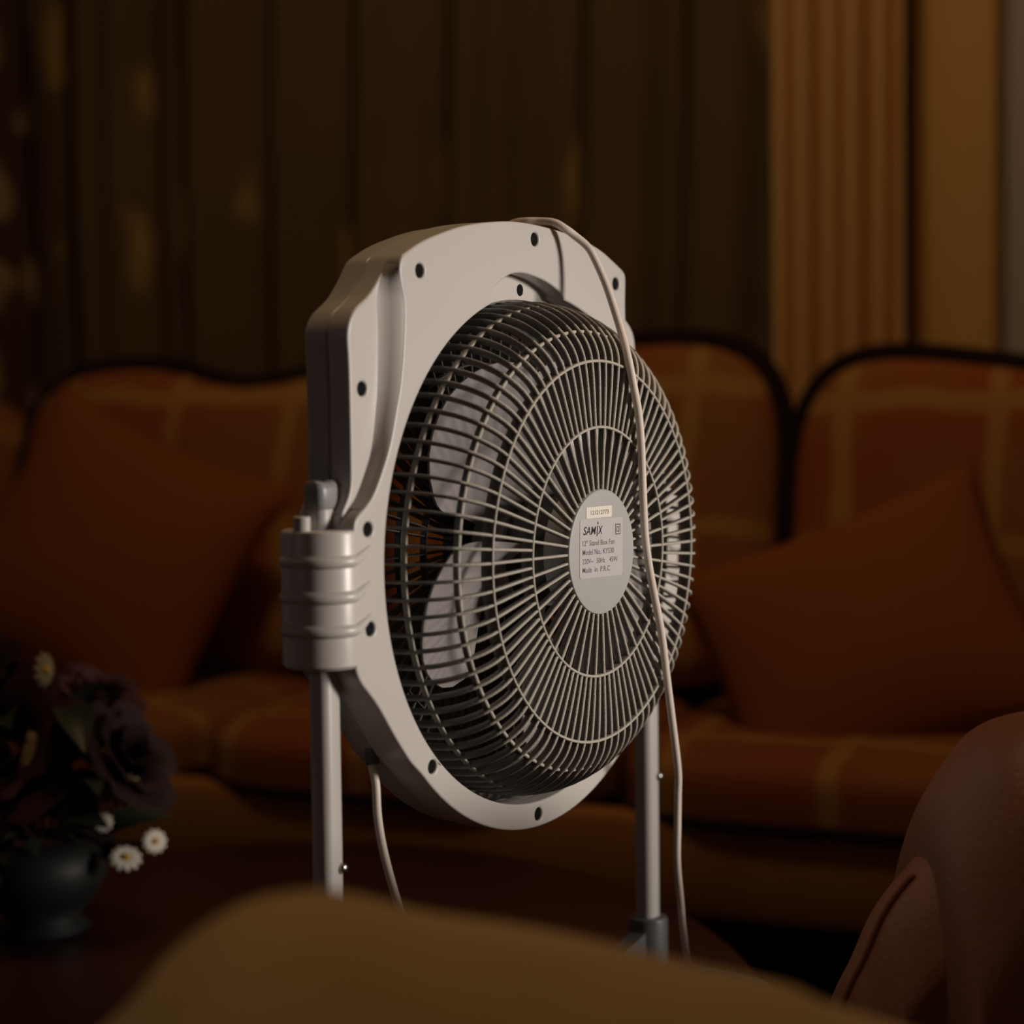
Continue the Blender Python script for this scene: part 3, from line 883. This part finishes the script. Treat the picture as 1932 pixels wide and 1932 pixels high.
roses = [((-.022, -.03, .150), (R(50), R(-8), 0), 1.75, 'rose'), ((.070, -.02, .145), (R(20), R(55), 0), 1.15, 'rose2'), ((-.06, .01, .205), (R(25), R(-20), 0), 1.2, 'rose2'), ((.005, .02, .085), (R(62), R(25), 0), 1.2, 'rose'), ((.04, .03, .185), (R(20), R(20), 0), 0.95, 'rose'), ((-.07, -.05, .075), (R(75), R(-20), 0), 1.3, 'rose2')]
for p, r, s, mk in roses:
    me = rm if mk == 'rose' else rose_m2
    o = fpart('rose', me, M[mk], p, r, sc=s)
    stem((p[0] * .9, p[1] * .9, p[2] - .004))
dm, dcm = daisy_meshes()
daisies = [((.077, -.03, .069), (R(35), R(15), 0), 0.72, 'white'), ((.098, -.01, .078), (R(60), R(60), 0), 0.55, 'white'), ((.018, -.045, .158), (R(60), R(35), 0), 1.35, 'cream'), ((.075, -.035, .128), (R(75), R(40), 0), .9, 'cream'), ((.060, -.035, .100), (R(70), R(0), 0), .45, 'white'), ((.012, -.02, .225), (R(88), R(0), R(70)), .8, 'cream')]
dm2 = dm.copy()
for p, r, s, mk in daisies:
    d = fpart('daisy', dm if mk == 'white' else dm2, M[mk], p, r, sc=s, smooth=True)
    fpart('daisy_centre', dcm, M['yellow'], (0, 0, 0.0005), parent=d)
    stem((p[0] * .93, p[1] * .93, p[2] - .004))
lm = leaf_mesh()
rng = random.Random(3)
for k in range(26):
    a = rng.uniform(0, 2 * math.pi); h = rng.uniform(.065, .20)
    rr = rng.uniform(.02, .05)
    fpart('leaf', lm, M['leaf'], (rr * math.cos(a), rr * math.sin(a), h), (rng.uniform(-.6, .6), rng.uniform(-.7, .5), a + rng.uniform(-.5, .5)), sc=rng.uniform(.7, 1.25))

# ------------------------------------------------------------------ foreground beige armchair arm
def mound(name, prof, y0, yc, y1, zb, m, parent, drop=0.10, pw=2.2, nx=70, ny=22, wob=0.0, loc=(0, 0, 0)):
    """padded top whose ridge follows prof (x, z), rounding down to both sides in y and closed to zb below"""
    pr = catmull([(x, 0, z) for x, z in prof], 12)
    pr = [pr[int(i * (len(pr) - 1) / nx)] for i in range(nx + 1)]
    v, f = [], []
    for i, p in enumerate(pr):
        ring_ = []
        for j in range(ny + 1):
            y = y0 + (y1 - y0) * j / ny
            k = (y - yc) / ((y1 - yc) if y > yc else (yc - y0))
            z = p.z - drop * abs(k) ** pw + wob * math.sin(p.x * 41 + 1) * math.sin(y * 33)
            v.append((p.x, y, z))
        v.append((p.x, y1, zb)); v.append((p.x, y0, zb))
    n = ny + 3
    for i in range(nx):
        for k in range(n):
            l = (k + 1) % n
            f.append((i * n + k, i * n + l, (i + 1) * n + l, (i + 1) * n + k))
    f.append(tuple(range(n))); f.append(tuple(range(nx * n, (nx + 1) * n)))
    return add(name, pyd(name, v, f), m, parent, 50, loc=loc)
ac = empty('armchair', (0.05, 0.72, 0), 0, label='out of focus beige plush armchair arm across the bottom foreground', cat='armchair')
mound('arm_pad', [(-.25, .42), (-.215, .52), (-.18, .60), (-.145, .636), (-.129, .655), (-.104, .673), (-.079, .679), (-.06, .677), (-.033, .669), (.005, .661), (.062, .649), (.10, .641), (.119, .632), (.17, .612), (.24, .585), (.32, .55)],
      .52, .75, .93, .40, M['beige'], ac, .11, 2.2, wob=.0015, loc=(-.05, -.72, 0))
add('side_panel', box('side_panel', -.25, .30, .54, .91, .07, .41, .015), M['beige'], ac, 40, loc=(-.05, -.72, 0))
for x in (-.22, .27):
    for y in (.57, .88):
        add('leg', lathe('leg', [(.016, 0), (.022, .08)], 14), M['plinth'], ac, 40, loc=(x - .05, y - .72, 0))

# ------------------------------------------------------------------ brown armchair at the right
bc = empty('armchair', (0.40, 1.32, 0), 0, label='brown velour armchair with a lamplit rounded top at the lower right', cat='armchair')
LB = (-.40, -1.32, 0)
mound('backrest', [(.246, .40), (.2465, .50), (.248, .567), (.253, .599), (.263, .620), (.277, .641), (.288, .651), (.305, .658), (.335, .662), (.37, .658), (.43, .645), (.50, .63), (.60, .60), (.70, .56)],
      1.14, 1.25, 1.42, .12, M['leather'], bc, .10, 2.4, wob=.0012, loc=LB)
mound('arm', [(.188, .30), (.190, .40), (.194, .46), (.200, .487), (.211, .510), (.224, .539), (.240, .560), (.258, .575), (.30, .58), (.36, .57)],
      1.20, 1.262, 1.36, .12, M['leather'], bc, .05, 2.2, nx=50, loc=LB)
pp = catmull([(.190, 1.262, .4015), (.194, 1.262, .4615), (.200, 1.262, .4885), (.211, 1.262, .5115), (.224, 1.262, .5405), (.240, 1.262, .5615)], 6)
add('piping', tube('piping', pp, .0032, 8), M['leather2'], bc, True, loc=LB)
for x in (.20, .64):
    for y in (1.18, 1.37):
        add('leg', lathe('leg', [(.016, 0), (.022, .13)], 14), M['plinth'], bc, 40, loc=(x + LB[0], y + LB[1], 0))
